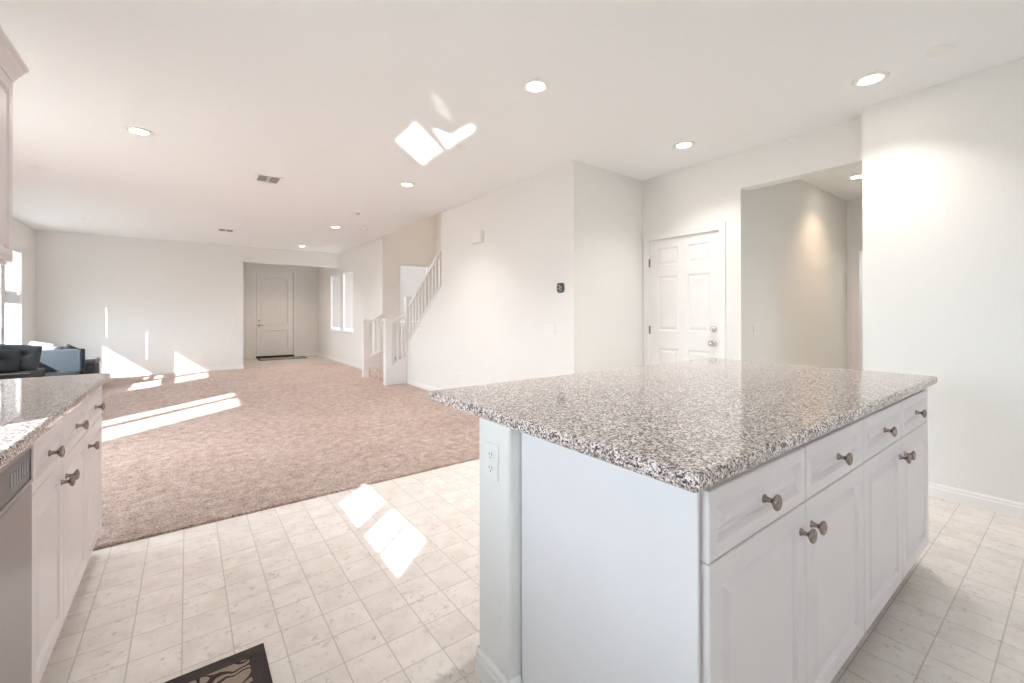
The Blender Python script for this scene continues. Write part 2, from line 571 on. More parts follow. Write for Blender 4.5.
# baseboards (stepped profile)
def baseboard(name, pts, side):
    """pts: list of 2-D points along the wall foot; side: +1 board lies to the left of the path, -1 to the right."""
    bm = B()
    for (x0, y0), (x1, y1) in zip(pts, pts[1:]):
        d = Vector((x1 - x0, y1 - y0, 0)).normalized()
        n = Vector((-d.y, d.x, 0)) * side
        prof = [(0, 0), (0.014, 0), (0.014, 0.058), (0.010, 0.066), (0.010, 0.078), (0.004, 0.088), (0, 0.088)]
        e = 0.0
        a = [bm.verts.new(Vector((x0, y0, 0)) - d * e + n * p + Vector((0, 0, z))) for p, z in prof]
        b = [bm.verts.new(Vector((x1, y1, 0)) + d * e + n * p + Vector((0, 0, z))) for p, z in prof]
        for k in range(len(prof)):
            bm.faces.new((a[k], a[(k + 1) % len(prof)], b[(k + 1) % len(prof)], b[k]))
        bm.faces.new(a)
        bm.faces.new(b[::-1])
    return struct(name, bm, 'trim')
baseboard('baseboard_right', [(XR, YB), (XR, 1.01)], 1)
baseboard('baseboard_garage', [(XG, 1.99), (XG, 2.12)], 1)
baseboard('baseboard_stairs', [(XT, YT), (XT, 7.15)], 1)
baseboard('baseboard_entry_right', [(XT, 8.43), (XT, YD)], 1)
baseboard('baseboard_far', [(XL, YF), (0.995, YF), (0.995, YF + 0.15)], -1)
baseboard('baseboard_entry', [(2.51, YD), (XT, YD)], -1)
baseboard('baseboard_left', [(XL, 5.05), (XL, YF)], -1)
baseboard('baseboard_return', [(XT, YT), (XG, YT)], -1)
baseboard('baseboard_hall', [(XG, 1.975), (7.13, 1.975)], -1)

# ------------------------------------------------------------------ windows and blinds
def place(o, plane, c, u):
    """local x along the wall, local +y into the wall (outwards), z up."""
    if plane == 'left':       # wall at x=c, room on +x side: outward = -x, local x -> +y
        o.rotation_euler = (0, 0, PI / 2)
        o.location = (c, u, 0)
    elif plane == 'right':    # room on -x side: outward = +x, local x -> -y
        o.rotation_euler = (0, 0, -PI / 2)
        o.location = (c, u, 0)
    else:                     # room on -y side: outward = +y
        o.rotation_euler = (0, 0, 0)
        o.location = (u, c, 0)

def window(n, plane, c, u, w, z0, z1, meet=True, sill=True, door=False, mid=None, muntins=()):
    o = bpy.data.objects.new('window_%d' % n, None)
    COL.objects.link(o)
    o['kind'] = 'structure'
    place(o, plane, c, u)
    d0, d1, f = 0.085, 0.125, 0.035
    fr = B()
    box(fr, 0, f, d0, d1, z0, z1); box(fr, w - f, w, d0, d1, z0, z1)
    box(fr, f, w - f, d0, d1, z0, z0 + f); box(fr, f, w - f, d0, d1, z1 - f, z1)
    if meet:
        zm = (z0 + z1) / 2 + 0.02
        box(fr, f, w - f, d0 + 0.005, d1, zm - 0.022, zm + 0.022)
    if mid:
        box(fr, mid[0], mid[1], d0, d1, z0 + f, z1 - f)
    for mu in muntins:
        if mu[2] is None:
            box(fr, mu[0], mu[1], 0.095, 0.11, z0 + f, z1 - f)
        else:
            box(fr, f, w - f, 0.095, 0.11, z0 + mu[1], z0 + mu[2])
    obj('window_frame', fr, 'trim', o)
    obj('pane', boxes((f * 0.8, w - f * 0.8, 0.100, 0.104, z0 + f * 0.8, z1 - f * 0.8)), 'glass', o)
    if sill:
        obj('window_sill', boxes((-0.02, w + 0.02, -0.03, 0.084, z0 - 0.022, z0 + 0.001)), 'trim', o, bevel=0.004)
    return o

def blind(plane, c, u, w, z0, z1, label, tilt=0.35, slat=0.048, pitch=0.043, depth=0.042, stack=0.0, holes=None, group=None):
    t = thing('window_blind', label, 'blind', group=group)
    place(t, plane, c, u)
    g = 0.008
    obj('header_rail', boxes((g, w - g, depth - 0.028, depth + 0.028, z1 - 0.045, z1 - 0.002)), 'blind', t, bevel=0.003)
    bm = B()
    z = z1 - 0.06
    ca, sa = math.cos(tilt), math.sin(tilt)
    while z > z0 + 0.03 + stack:
        segs = [(g + 0.004, w - g - 0.004)]
        if holes and holes[1] < z < holes[2]:
            segs = []
            x = g + 0.004
            for hx in holes[0]:
                segs.append((x, hx - 0.009)); x = hx + 0.009
            segs.append((x, w - g - 0.004))
        for xa, xb in segs:
            pts = []
            for s, thk in ((-1, 0.0012), (0, 0.0022), (1, 0.0012)):
                pts.append((depth + s * slat / 2 * ca, z + s * slat / 2 * sa + (0.0025 if s == 0 else 0)))
            up = [(p[0], p[1] + 0.0013) for p in pts]
            dn = [(p[0], p[1] - 0.0013) for p in pts][::-1]
            prism(bm, up + dn, xa, xb, 'x')
        z -= pitch
    zz = z0 + 0.022 + 0.003
    while zz < z0 + 0.02 + stack:
        box(bm, g + 0.004, w - g - 0.004, depth - 0.024, depth + 0.024, zz, zz + 0.003)
        zz += 0.0075
    obj('slats', bm, 'blind', t)
    obj('bottom_rail', boxes((g + 0.002, w - g - 0.002, depth - 0.022, depth + 0.022, z0, z0 + 0.022)), 'blind', t, bevel=0.003)
    for fx in (0.18, 0.82):
        cd = B()
        box(cd, w * fx - 0.001, w * fx + 0.001, depth - 0.0265, depth - 0.0245, z0 + 0.02, z1 - 0.045)
        obj('ladder_cord', cd, 'blind', t)
    return t

# sliding glass door (its light makes the long streak on the carpet)
window(1, 'left', XL, SLIDER[0], SLIDER[1] - SLIDER[0], SLIDER[2], SLIDER[3], meet=False, sill=False, mid=(0.76, 0.87))
names = ['nearest', 'middle', 'far']
for k, (a, b, z0, z1) in enumerate(WINS_L):
    window(2 + k, 'left', XL, a, b - a, z0, z1)
blind('left', XL, WINS_L[0][0], WINS_L[0][1] - WINS_L[0][0], 1.53, WINS_L[0][3], 'white slatted blind in the left wall window nearest the kitchen, lowered over the top', tilt=0.60, slat=0.046, stack=0.10)
blind('left', XL, WINS_L[1][0], WINS_L[1][1] - WINS_L[1][0], 1.53, WINS_L[1][3], 'white slatted blind in the narrow middle window of the left wall', tilt=0.60, slat=0.046, stack=0.10)
wA = WINS_L[2][1] - WINS_L[2][0]
blind('left', XL, WINS_L[2][0], wA, 1.40, WINS_L[2][3], 'white closed blind half lowered in the left window next to the far corner', tilt=-1.15, stack=0.14,
      holes=([9.90 - WINS_L[2][0], 10.44 - WINS_L[2][0]], 1.58, 2.14))
for k, (a, b, z0, z1) in enumerate(WINS_R):
    window(5 + k, 'right', XT, b, b - a, z0, z1)
    blind('right', XT, b, b - a, z0 + 0.02, z1, ['white lowered blind in the entry wall window nearer the stairs', 'white lowered blind in the entry wall window nearer the front door'][k], tilt=-1.27, slat=0.050, pitch=0.034)
window(7, 'end', 8.335, SWIN[0], SWIN[1] - SWIN[0], SWIN[2], SWIN[3])
blind('end', 8.335, SWIN[0], SWIN[1] - SWIN[0], SWIN[2] + 0.02, SWIN[3], 'white lowered blind in the window over the stair landing', tilt=-1.20, slat=0.050, pitch=0.036)
window(8, 'left', XK, KWIN[0], KWIN[1] - KWIN[0], KWIN[2], KWIN[3], meet=False, mid=(0.55, 0.63), muntins=[(0.285, 0.311, None), (None, 0.338, 0.362)])

# ------------------------------------------------------------------ doors
def slab(bm, w, h, t, panels, prof):
    """flat slab, front at y=0 facing -y, with profiled panels."""
    xs = sorted({0, w, *[p[0] for p in panels], *[p[1] for p in panels]})
    zs = sorted({0, h, *[p[2] for p in panels], *[p[3] for p in panels]})
    for i in range(len(xs) - 1):
        for j in range(len(zs) - 1):
            a, b, c, d = xs[i], xs[i + 1], zs[j], zs[j + 1]
            cx, cz = (a + b) / 2, (c + d) / 2
            if any(p[0] < cx < p[1] and p[2] < cz < p[3] for p in panels):
                continue
            bm.faces.new([bm.verts.new(q) for q in ((a, 0, c), (b, 0, c), (b, 0, d), (a, 0, d))])
    for p in panels:
        nested(bm, p, prof, 0.0)
    bmesh.ops.remove_doubles(bm, verts=bm.verts, dist=1e-5)
    for q in (((0, 0, 0), (0, t, 0), (0, t, h), (0, 0, h)), ((w, 0, 0), (w, t, 0), (w, t, h), (w, 0, h)), ((0, t, 0), (w, t, 0), (w, t, h), (0, t, h)),
              ((0, 0, 0), (w, 0, 0), (w, t, 0), (0, t, 0)), ((0, 0, h), (w, 0, h), (w, t, h), (0, t, h))):
        bm.faces.new([bm.verts.new(v) for v in q])
    bmesh.ops.remove_doubles(bm, verts=bm.verts, dist=1e-5)

def casing(w, h, cw=0.062, d=0.016):
    bm = B()
    for ins, dd in ((0.0, d * 0.6), (0.016, d), (0.046, d * 0.75)):
        pass
    box(bm, -cw, -0.004, -d * 0.62, 0, 0, h + cw)
    box(bm, w + 0.004, w + cw, -d * 0.62, 0, 0, h + cw)
    box(bm, -0.004, w + 0.004, -d * 0.62, 0, h + 0.004, h + cw)
    box(bm, -cw, -cw + 0.022, -d, -d * 0.62, 0, h + cw)
    box(bm, w + cw - 0.022, w + cw, -d, -d * 0.62, 0, h + cw)
    box(bm, -cw + 0.022, w + cw - 0.022, -d, -d * 0.62, h + cw - 0.022, h + cw)
    return bm

def handle_set(parent, x, z_knob, z_bolt, lever=0):
    m = Matrix.Translation((x, 0, z_knob)) @ Matrix.Rotation(PI / 2, 4, 'X')
    bm = B()
    if lever:
        lathe(bm, [(0, 0), (0.032, 0), (0.032, 0.006), (0.026, 0.010), (0.011, 0.012), (0.010, 0.045), (0, 0.046)], 24, m)
        box(bm, min(x, x + lever * 0.10), max(x, x + lever * 0.10), -0.050, -0.036, z_knob - 0.009, z_knob + 0.009)
    else:
        lathe(bm, [(0, 0), (0.032, 0), (0.032, 0.006), (0.026, 0.010), (0.012, 0.012), (0.011, 0.030), (0.020, 0.040), (0.027, 0.050), (0.027, 0.060), (0.020, 0.068), (0.008, 0.071), (0, 0.071)], 24, m)
    obj('door_knob' if not lever else 'door_handle', bm, 'chrome', parent, smooth=True)
    m = Matrix.Translation((x, 0, z_bolt)) @ Matrix.Rotation(PI / 2, 4, 'X')
    b2 = lathe(B(), [(0, 0), (0.031, 0), (0.031, 0.006), (0.025, 0.014), (0.012, 0.016), (0.0, 0.016)], 24, m)
    box(b2, x - 0.004, x + 0.004, -0.030, -0.014, z_bolt - 0.014, z_bolt + 0.014)
    obj('deadbolt', b2, 'chrome', parent)

# door 1: front door, arched plank panels (faces -y)
d1 = bpy.data.objects.new('door_1', None); COL.objects.link(d1); d1['kind'] = 'structure'
d1.location = (FD[0], YD + 0.035, 0)
W1, H1 = FD[1] - FD[0], 2.40
bm = B()
box(bm, 0.021, W1 - 0.021, 0, 0.045, 0.064, H1 + 0.025)
obj('door_leaf', bm, 'door', d1, bevel=0.003)
def arch_path(x0, x1, z0, z1, rise, n=14):
    p = [(x0, z0), (x0, z1)]
    for k in range(1, n):
        t = k / n
        p.append((x0 + (x1 - x0) * t, z1 + rise * math.sin(PI * t)))
    p += [(x1, z1), (x1, z0)]
    return p
def moulding(path, wd=0.028, out=0.018):
    bm = B()
    cx = sum(p[0] for p in path) / len(path); cz = sum(p[1] for p in path) / len(path)
    n = len(path)
    rings = []
    for k in range(n):
        a, b, c = Vector(path[k - 1]), Vector(path[k]), Vector(path[(k + 1) % n])
        d1_, d2_ = (b - a).normalized(), (c - b).normalized()
        nn = Vector((-(d1_ + d2_).y, (d1_ + d2_).x)).normalized()
        s = 1 / max(0.5, math.cos(d1_.angle(d2_) / 2))
        if nn.dot(Vector((cx, cz)) - b) < 0:
            nn = -nn
        rings.append([bm.verts.new((b.x + nn.x * q * s, -o_, b.y + nn.y * q * s)) for q, o_ in ((0, 0), (0.004, out), (wd * 0.5, out * 0.7), (wd, 0))])
    for k in range(n):
        r0, r1 = rings[k], rings[(k + 1) % n]
        for j in range(3):
            bm.faces.new((r0[j], r1[j], r1[j + 1], r0[j + 1]))
    return bm
px0, px1 = 0.15, W1 - 0.15
obj('panel_moulding', moulding(arch_path(px0, px1, 0.94, 2.18, 0.09)), 'door', d1)
obj('panel_moulding', moulding([(px0, 0.24), (px0, 0.78), (px1, 0.78), (px1, 0.24)]), 'door', d1)
for za, zb, rise in ((0.965, 2.16, 0.08), (0.265, 0.755, 0)):
    pl = B()
    n = 7
    ww = (px1 - px0 - 0.05) / n
    for k in range(n):
        xa = px0 + 0.025 + k * ww
        tc = (k + 0.5) / n
        box(pl, xa + 0.003, xa + ww - 0.003, -0.005, 0.0005, za, zb + rise * math.sin(PI * tc))
    obj('plank_panel', pl, 'door', d1, bevel=0.002)
obj('door_threshold', boxes((0.0, W1, -0.06, 0.05, 0.012, 0.062)), 'black', d1)
c_ = obj('door_casing', casing(W1, FD[3], 0.045), 'trim', d1); c_.location = (0, -0.035, 0)
obj('gap_shade_strip', boxes((0.011, 0.020, 0.004, 0.012, 0.04, H1 + 0.024), (W1 - 0.020, W1 - 0.011, 0.004, 0.012, 0.04, H1 + 0.024)), M['thermo2'], d1)  # grey strips added to draw the shaded gap beside the leaf
obj('door_jamb', boxes((-0.0118, 0.011, -0.035, 0.08, 0.012, FD[3] + 0.0118), (W1 - 0.011, W1 + 0.0118, -0.035, 0.08, 0.012, FD[3] + 0.0118), (0.011, W1 - 0.011, -0.035, 0.08, FD[3] - 0.018, FD[3] + 0.0118)), 'trim', d1)
handle_set(d1, 0.075, 0.915, 1.045, lever=1)
obj('peephole', lathe(B(), [(0, 0), (0.009, 0), (0.009, 0.006), (0, 0.006)], 12, Matrix.Translation((W1 / 2, 0, 1.47)) @ Matrix.Rotation(PI / 2, 4, 'X')), 'chrome', d1)

# door 2: six-panel door on the right (faces -x)
d2 = bpy.data.objects.new('door_2', None); COL.objects.link(d2); d2['kind'] = 'structure'
place(d2, 'right', XG + 0.012, GD[1])
W2, H2 = GD[1] - GD[0], GD[3]
six = []
for xa, xb in ((0.105, 0.345), (0.455, 0.695)):
    six += [(xa, xb, 1.745, 1.935), (xa, xb, 1.03, 1.625), (xa, xb, 0.22, 0.835)]
bm = B()
slab(bm, W2 - 0.004, H2 - 0.008, 0.04, six, [(0, 0), (0.004, -0.004), (0.012, -0.008), (0.020, -0.008), (0.040, -0.003), (0.044, -0.002)])
o = obj('door_leaf', bm, 'door', d2); o.location = (0.002, 0.002, 0.006)
c_ = obj('door_casing', casing(W2, H2, 0.068), 'trim', d2); c_.location = (0, -0.012, 0)
obj('door_jamb', boxes((-0.02, 0.0, -0.012, 0.11, 0, H2 + 0.018), (W2, W2 + 0.02, -0.012, 0.11, 0, H2 + 0.018), (0, W2, -0.012, 0.11, H2, H2 + 0.018), (0, 0.015, 0.044, 0.06, 0, H2), (W2 - 0.015, W2, 0.044, 0.06, 0, H2), (0.015, W2 - 0.015, 0.044, 0.06, H2 - 0.015, H2)), 'trim', d2)
handle_set(d2, W2 - 0.065, 0.925, 1.067)
for z in (0.20, 1.04, 1.79):
    obj('hinge', boxes((-0.006, 0.006, -0.020, 0.001, z - 0.045, z + 0.045)), 'nickel', d2)
obj('strike_plate', boxes((W2 - 0.001, W2 + 0.006, -0.016, 0.0, 0.89, 0.96)), 'nickel', d2)

# door 3: doorway at the end of the hall, door standing open inside
d3 = bpy.data.objects.new('door_3', None); COL.objects.link(d3); d3['kind'] = 'structure'
place(d3, 'right', 7.13, HD[1])
obj('door_casing', casing(HD[1] - HD[0], HD[3], 0.075), 'trim', d3)
obj('door_jamb', boxes((0.0, 0.018, 0, 0.12, 0, HD[3]), (HD[1] - HD[0] - 0.018, HD[1] - HD[0], 0, 0.12, 0, HD[3]), (0.018, HD[1] - HD[0] - 0.018, 0, 0.12, HD[3] - 0.018, HD[3])), 'trim', d3)
bm = B(); box(bm, 0.805, 0.84, 0.125, 0.90, 0.01, 2.04)
obj('door_leaf', bm, 'door', d3)
for z in (0.25, 1.0, 1.75):
    obj('hinge', boxes((0.832, 0.842, 0.10, 0.126, z - 0.045, z + 0.045)), 'nickel', d3)

# ------------------------------------------------------------------ kitchen island
IZ0, IZ1 = 0.876, 0.914
FY = 0.475                     # face of the fronts
XA = [0.862, 1.370, 1.882, 2.385, 2.868]
def base_cabinet(label, loc, rz, width, depth, edges, knobs, side_left=None, group=None, panel_label=None, drawers=True):
    """local x 0..width, front plane y=0 (fronts stand out to -0.02), body to y=depth."""
    t = thing('base_cabinet', label, 'cabinet', loc, rz, group)
    obj('body', boxes((0, width, 0.0005, depth, 0.10, 0.875)), 'cabinet', t)
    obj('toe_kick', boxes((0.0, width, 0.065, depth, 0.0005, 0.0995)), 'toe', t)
    g = 0.002
    for k, (a, b) in enumerate(edges):
        w = b - a - 2 * g
        dr = obj('drawer', raised_front(w, 0.150, frame=0.036), 'cabinet', t)
        dr.location = (a + g, 0, 0.705)
        kb = obj('knob', knob_bm(w / 2, 0.072), 'nickel', dr, smooth=True)
        dd = obj('door', raised_front(w, 0.593, frame=0.055), 'cabinet', t)
        dd.location = (a + g, 0, 0.108)
        kx = w - 0.035 if knobs[k] > 0 else 0.035
        obj('knob', knob_bm(kx, 0.523), 'nickel', dd, smooth=True)
    return t
c1 = base_cabinet('white raised-panel island cabinet at the near corner with two drawers over two doors', (XA[0] - 0.012, FY + 0.02, 0), 0, XA[2] - XA[0] + 0.011, 0.585,
                  [(XA[0] - XA[0] + 0.012, XA[1] - XA[0] + 0.012), (XA[1] - XA[0] + 0.012, XA[2] - XA[0] + 0.011)], [1, -1])
c2 = base_cabinet('white raised-panel island cabinet at the far right end of the island', (XA[2], FY + 0.02, 0), 0, XA[4] - XA[2] + 0.012, 0.585,
                  [(0.0, XA[3] - XA[2]), (XA[3] - XA[2], XA[4] - XA[2])], [1, -1])
ep = obj('end_panel', boxes((-0.006, -0.0005, -0.006, 0.585, 0.0005, 0.875)), 'panel', c1, bevel=0.002)

# pony wall behind the cabinets, post-like end with bullnose corners
pw = B()
box(pw, 0.797, 2.88, 1.086, 1.262, 0, 0.875)
struct('wall_island', pw, 'wall', bevel=0.014, seg=4)
baseboard('baseboard_island', [(0.84, 1.086), (0.797, 1.086), (0.797, 1.262), (2.88, 1.262)], 1)

def countertop(label, x0, x1, y0, y1, bev=0.012):
    bm = boxes((x0, x1, y0, y1, IZ0, IZ1))
    o = obj('countertop', bm, 'granite', None, bevel=bev, seg=4)
    tag(o, label, 'countertop')
    return o
countertop('large speckled grey-pink granite slab on the kitchen island', 0.778, 2.948, 0.452, 1.612)
countertop('speckled granite counter along the kitchen wall at the left edge', XK, -0.328, -1.5, 3.155)

# outlet plates etc.
def plate(name, label, cat, plane, c, u, z, kind='outlet', w=0.072, h=0.116, group=None):
    t = thing(name, label, cat, group=group)
    place(t, plane, c, u)
    t.location.z = z
    obj('cover_plate', boxes((-w / 2, w / 2, -0.006, 0.0, -h / 2, h / 2)), 'plastic', t, bevel=0.0025)
    if kind == 'outlet':
        for zz in (-0.022, 0.022):
            bm = B()
            lathe(bm, [(0, 0), (0.017, 0), (0.017, 0.0025), (0, 0.0025)], 20, Matrix.Translation((0, -0.006, zz)) @ Matrix.Rotation(PI / 2, 4, 'X'))
            s = obj('socket', bm, 'plastic', t)
            obj('slot', boxes((-0.008, -0.006, -0.0092, -0.0084, zz - 0.002, zz + 0.007), (0.006, 0.008, -0.0092, -0.0084, zz - 0.002, zz + 0.007),
                              (-0.0025, 0.0025, -0.0092, -0.0084, zz - 0.011, zz - 0.007)), 'slot', s)
    else:
        n = max(1, int(round(w / 0.058)) - 0)
        n = {0.072: 1, 0.118: 2, 0.164: 3}.get(w, n)
        for k in range(n):
            xx = (k - (n - 1) / 2) * 0.046
            obj('rocker_switch', boxes((xx - 0.0165, xx + 0.0165, -0.0095, -0.006, -0.034, 0.034)), 'plastic', t, bevel=0.002)
    return t
plate('power_outlet', 'white double outlet on the end of the island wall under the granite', 'outlet', 'right', 0.797, 1.172, 0.745)
# ------------------------------------------------------------------ left kitchen run (faces +x)
FXL = -0.357
LE = [1.815, 2.222, 2.672, 3.104]
def left_loc(y):
    return (FXL - 0.02, y, 0)
base_cabinet('white raised-panel cabinet beside the dishwasher with two drawers over two doors', left_loc(LE[0]), PI / 2, LE[2] - LE[0] - 0.001, 0.59,
             [(0, LE[1] - LE[0]), (LE[1] - LE[0], LE[2] - LE[0] - 0.001)], [1, -1])
base_cabinet('narrow white raised-panel cabinet at the end of the left run next to the carpet', left_loc(LE[2]), PI / 2, LE[3] - LE[2], 0.59,
             [(0, LE[3] - LE[2])], [-1])
base_cabinet('white raised-panel cabinet left of the dishwasher under the left counter', left_loc(0.40), PI / 2, 0.80, 0.59, [(0, 0.40), (0.40, 0.80)], [1, -1])
dw = thing('dishwasher', 'stainless steel dishwasher with dark grey control strip under the left counter', 'dishwasher', left_loc(1.205), PI / 2)
obj('body', boxes((0.003, 0.603, 0.0, 0.58, 0.10, 0.873)), 'controls', dw)
obj('door', boxes((0.004, 0.602, -0.024, -0.0005, 0.105, 0.745)), 'steel', dw, bevel=0.004)
cp = obj('control_panel', boxes((0.004, 0.602, -0.024, -0.0005, 0.749, 0.872)), 'controls', dw, bevel=0.003)
fr = B()
for a in ((0.01, 0.596, -0.027, -0.024, 0.853, 0.868), (0.01, 0.596, -0.027, -0.024, 0.752, 0.764), (0.576, 0.596, -0.027, -0.024, 0.764, 0.853), (0.01, 0.03, -0.027, -0.024, 0.764, 0.853)):
    box(fr, *a)
obj('panel_rim', fr, 'steel', cp)
for k in range(7):
    x = 0.545 - k * 0.022
    obj('button', boxes((x - 0.006, x + 0.006, -0.0262, -0.024, 0.790, 0.826)), M['thermo2'], cp, bevel=0.001)
obj('kick_plate', boxes((0.004, 0.602, 0.05, 0.06, 0.003, 0.098)), 'black', dw)

# wall cabinet with crown moulding at the very left edge
wc = thing('wall_cabinet', 'white wall cabinet with crown moulding cut off by the left edge', 'cabinet', (-0.675, 2.27, 1.455), PI / 2)
WH = 0.87
obj('body', boxes((0, 0.76, 0.0005, 0.313, 0, WH)), 'cabinet', wc)
for a in (0.0, 0.38):
    dd = obj('door', raised_front(0.376, WH - 0.03, frame=0.055), 'cabinet', wc)
    dd.location = (a + 0.002, 0, 0.015)
    obj('knob', knob_bm(0.34 if a == 0 else 0.035, 0.06), 'nickel', dd, smooth=True)
bm = B()
cr = [(0.0, 0), (-0.022, 0.0), (-0.026, 0.012), (-0.036, 0.026), (-0.052, 0.046), (-0.058, 0.058), (-0.070, 0.064), (-0.070, 0.080), (0.0, 0.080)]
def crown_ring(x, y, sx, sy):
    return [bm.verts.new((x + sx * -p, y + sy * p, WH - 0.012 + z)) for p, z in cr]
r0 = [bm.verts.new((0.0, -0.0 + p, WH - 0.012 + z)) for p, z in cr]
r1 = [bm.verts.new((0.76, p, WH - 0.012 + z)) for p, z in cr]
for ra, rb in ((r0, r1),):
    for k in range(len(cr)):
        k2 = (k + 1) % len(cr)
        bm.faces.new((ra[k], ra[k2], rb[k2], rb[k]))
bm.faces.new(r0); bm.faces.new(r1[::-1])
obj('crown_moulding', bm, 'cabinet', wc)
obj('light_rail', boxes((0.02, 0.72, 0.03, 0.05, -0.05, -0.0005)), 'cabinet', wc)

# ------------------------------------------------------------------ staircase
st = thing('staircase', 'carpeted staircase with white side boards rising behind the knee wall', 'staircase', (0, 0, 0))
steps = [(2.80, XT - 0.02, 7.235, 8.325, 0.012, 0.19)]
s1 = B(); box(s1, 2.80, XT, 7.24, 8.325, 0.012, 0.19)
obj('step', s1, 'carpet', st, bevel=0.015)
s1 = B(); box(s1, XT + 0.001, 4.205, 7.17, 8.33, 0.0, 0.375)
obj('landing', s1, 'carpet', st, bevel=0.012)
for k in range(11):
    y1 = 7.168 - k * 0.28
    z = 0.375 + (k + 1) * 0.19
    s1 = B(); box(s1, XT + 0.125, 4.205, y1 - 0.28, y1 - 0.0005, z - 0.19 if k else 0.0, z)
    obj('step', s1, 'carpet', st, bevel=0.012)
for y0 in (7.185, 8.345):
    nm = B()
    prism(nm, [(2.795, 0.012), (XT + 0.0, 0.012), (XT + 0.0, 0.50), (2.795, 0.375)] if y0 > 8 else [(2.79, 0.012), (XT, 0.012), (XT, 0.47), (2.79, 0.325)], y0 - 0.03, y0 + 0.02, 'y')
    obj('side_board', nm, 'trim', st)
    cap = B(); bar(cap, (2.79, y0 - 0.005, 0.338 if y0 < 8 else 0.385), (XT + 0.0, y0 - 0.005, 0.482 if y0 < 8 else 0.512), 0.075, 0.022)
    obj('side_cap', cap, 'trim', st)
cap = B(); bar(cap, (XT + 0.06, 5.872, 1.655), (XT + 0.06, 7.15, 0.692), 0.15, 0.022)
obj('stringer_cap', cap, 'trim', st)

def newel(bm_y, x, z0, z1, s=0.10, parent=None):
    h = s / 2
    bm = B()
    box(bm, x - h, x + h, bm_y - h, bm_y + h, z0, z1 - 0.05)
    box(bm, x - h - 0.012, x + h + 0.012, bm_y - h - 0.012, bm_y + h + 0.012, z1 - 0.05, z1 - 0.025)
    box(bm, x - h - 0.004, x + h + 0.004, bm_y - h - 0.004, bm_y + h + 0.004, z1 - 0.025, z1)
    return obj('newel_post', bm, 'trim', parent, bevel=0.003)
def railing(label, p0, p1, z_off_top, z_off_bot, n, newels, name='stair_railing', inset=0.06):
    """p0, p1: handrail ends; balusters hang down by the given lengths."""
    t = thing(name, label, 'railing')
    for (x, y, z0, z1, s) in newels:
        newel(y, x, z0, z1, s, t)
    rb = B(); bar(rb, p0, p1, 0.055, 0.05); 
    obj('handrail', rb, 'trim', t, bevel=0.006)
    p0, p1 = Vector(p0), Vector(p1)
    for k in range(n):
        f = (k + 0.5 + inset) / (n + inset * 2)
        p = p0.lerp(p1, f)
        zb = p.z - (z_off_top * (1 - f) + z_off_bot * f)
        b = B(); box(b, p.x - 0.016, p.x + 0.016, p.y - 0.016, p.y + 0.016, zb, p.z - 0.015)
        obj('baluster', b, 'trim', t)
    return t
railing('short white railing at the near side of the bottom step', (2.79, 7.19, 1.055), (XT - 0.025, 7.19, 1.205), 0.70, 0.75, 3,
        [(2.735, 7.19, 0.012, 1.150, 0.115)])
railing('short white railing at the far side of the bottom step by the entry wall', (2.79, 8.345, 1.06), (XT, 8.345, 1.215), 0.64, 0.67, 3,
        [(2.735, 8.345, 0.012, 1.135, 0.11)])
railing('long white stair railing sloping up along the knee wall', (XT + 0.025, 7.12, 1.335), (XT + 0.025, 5.875, 2.215), 0.62, 0.55, 10,
        [(XT + 0.025, 7.165, 0.45, 1.52, 0.09)])

# ------------------------------------------------------------------ wall fittings
th = thing('thermostat', 'dark rounded thermostat on the white wall near its corner', 'thermostat')
place(th, 'right', XT, 3.25); th.location.z = 1.489
bm = B()
m = Matrix.Translation((0, 0, 0)) @ Matrix.Rotation(PI / 2, 4, 'X')
lathe(bm, [(0, 0), (0.047, 0), (0.050, 0.004), (0.050, 0.014), (0.046, 0.019), (0, 0.020)], 28, m)
for v in bm.verts:
    # squared-off round (squircle)
    x, z = v.co.x, v.co.z
    r_ = math.hypot(x, z)
    if r_ > 1e-6:
        a = math.atan2(z, x)
        k = (abs(math.cos(a)) ** 4 + abs(math.sin(a)) ** 4) ** -0.25
        v.co.x, v.co.z = x * k, z * k
obj('housing', bm, 'thermo', th)
obj('display', boxes((-0.028, 0.004, -0.0212, -0.0198, 0.018, 0.024), (-0.010, 0.028, -0.0212, -0.0198, 0.002, 0.008), (-0.028, 0.008, -0.0212, -0.0198, -0.014, -0.008), (-0.006, 0.026, -0.0212, -0.0198, -0.028, -0.023)), M['thermo2'], th)

ch = thing('door_chime', 'white rectangular door chime box high on the stair wall', 'chime')
place(ch, 'right', XT, 4.81); ch.location.z = 2.225
obj('housing', boxes((-0.125, 0.125, -0.045, 0, -0.075, 0.075)), 'plastic', ch, bevel=0.012, seg=3)
obj('cover', boxes((-0.095, 0.115, -0.052, -0.045, -0.062, 0.062)), 'plastic', ch, bevel=0.003)

plate('light_switch', 'white triple switch plate on the stair wall below the thermostat', 'switch', 'right', XT, 3.42, 1.055, 'switch', 0.164)
plate('light_switch', 'beige-white double switch plate just inside the hallway', 'switch', 'end', 1.975, 4.47, 1.062, 'switch', 0.118)
plate('light_switch', 'white double switch plate on the far wall left of the entry', 'switch', 'end', YF, 0.79, 1.06, 'switch', 0.118)
plate('light_switch', 'white double switch plate beside the front door', 'switch', 'end', YD, 1.31, 1.07, 'switch', 0.118)
plate('power_outlet', 'white outlet low on the stair wall above the island corner', 'outlet', 'right', XT, 5.26, 0.34)
plate('power_outlet', 'white outlet on the far wall inside the first sun patch', 'outlet', 'end', YF, -1.0, 0.33)
plate('power_outlet', 'white outlet low on the far wall between the two sun patches', 'outlet', 'end', YF, -0.46, 0.42)
plate('power_outlet', 'white outlet on the far wall within the striped sun patch', 'outlet', 'end', YF, 0.19, 0.33)

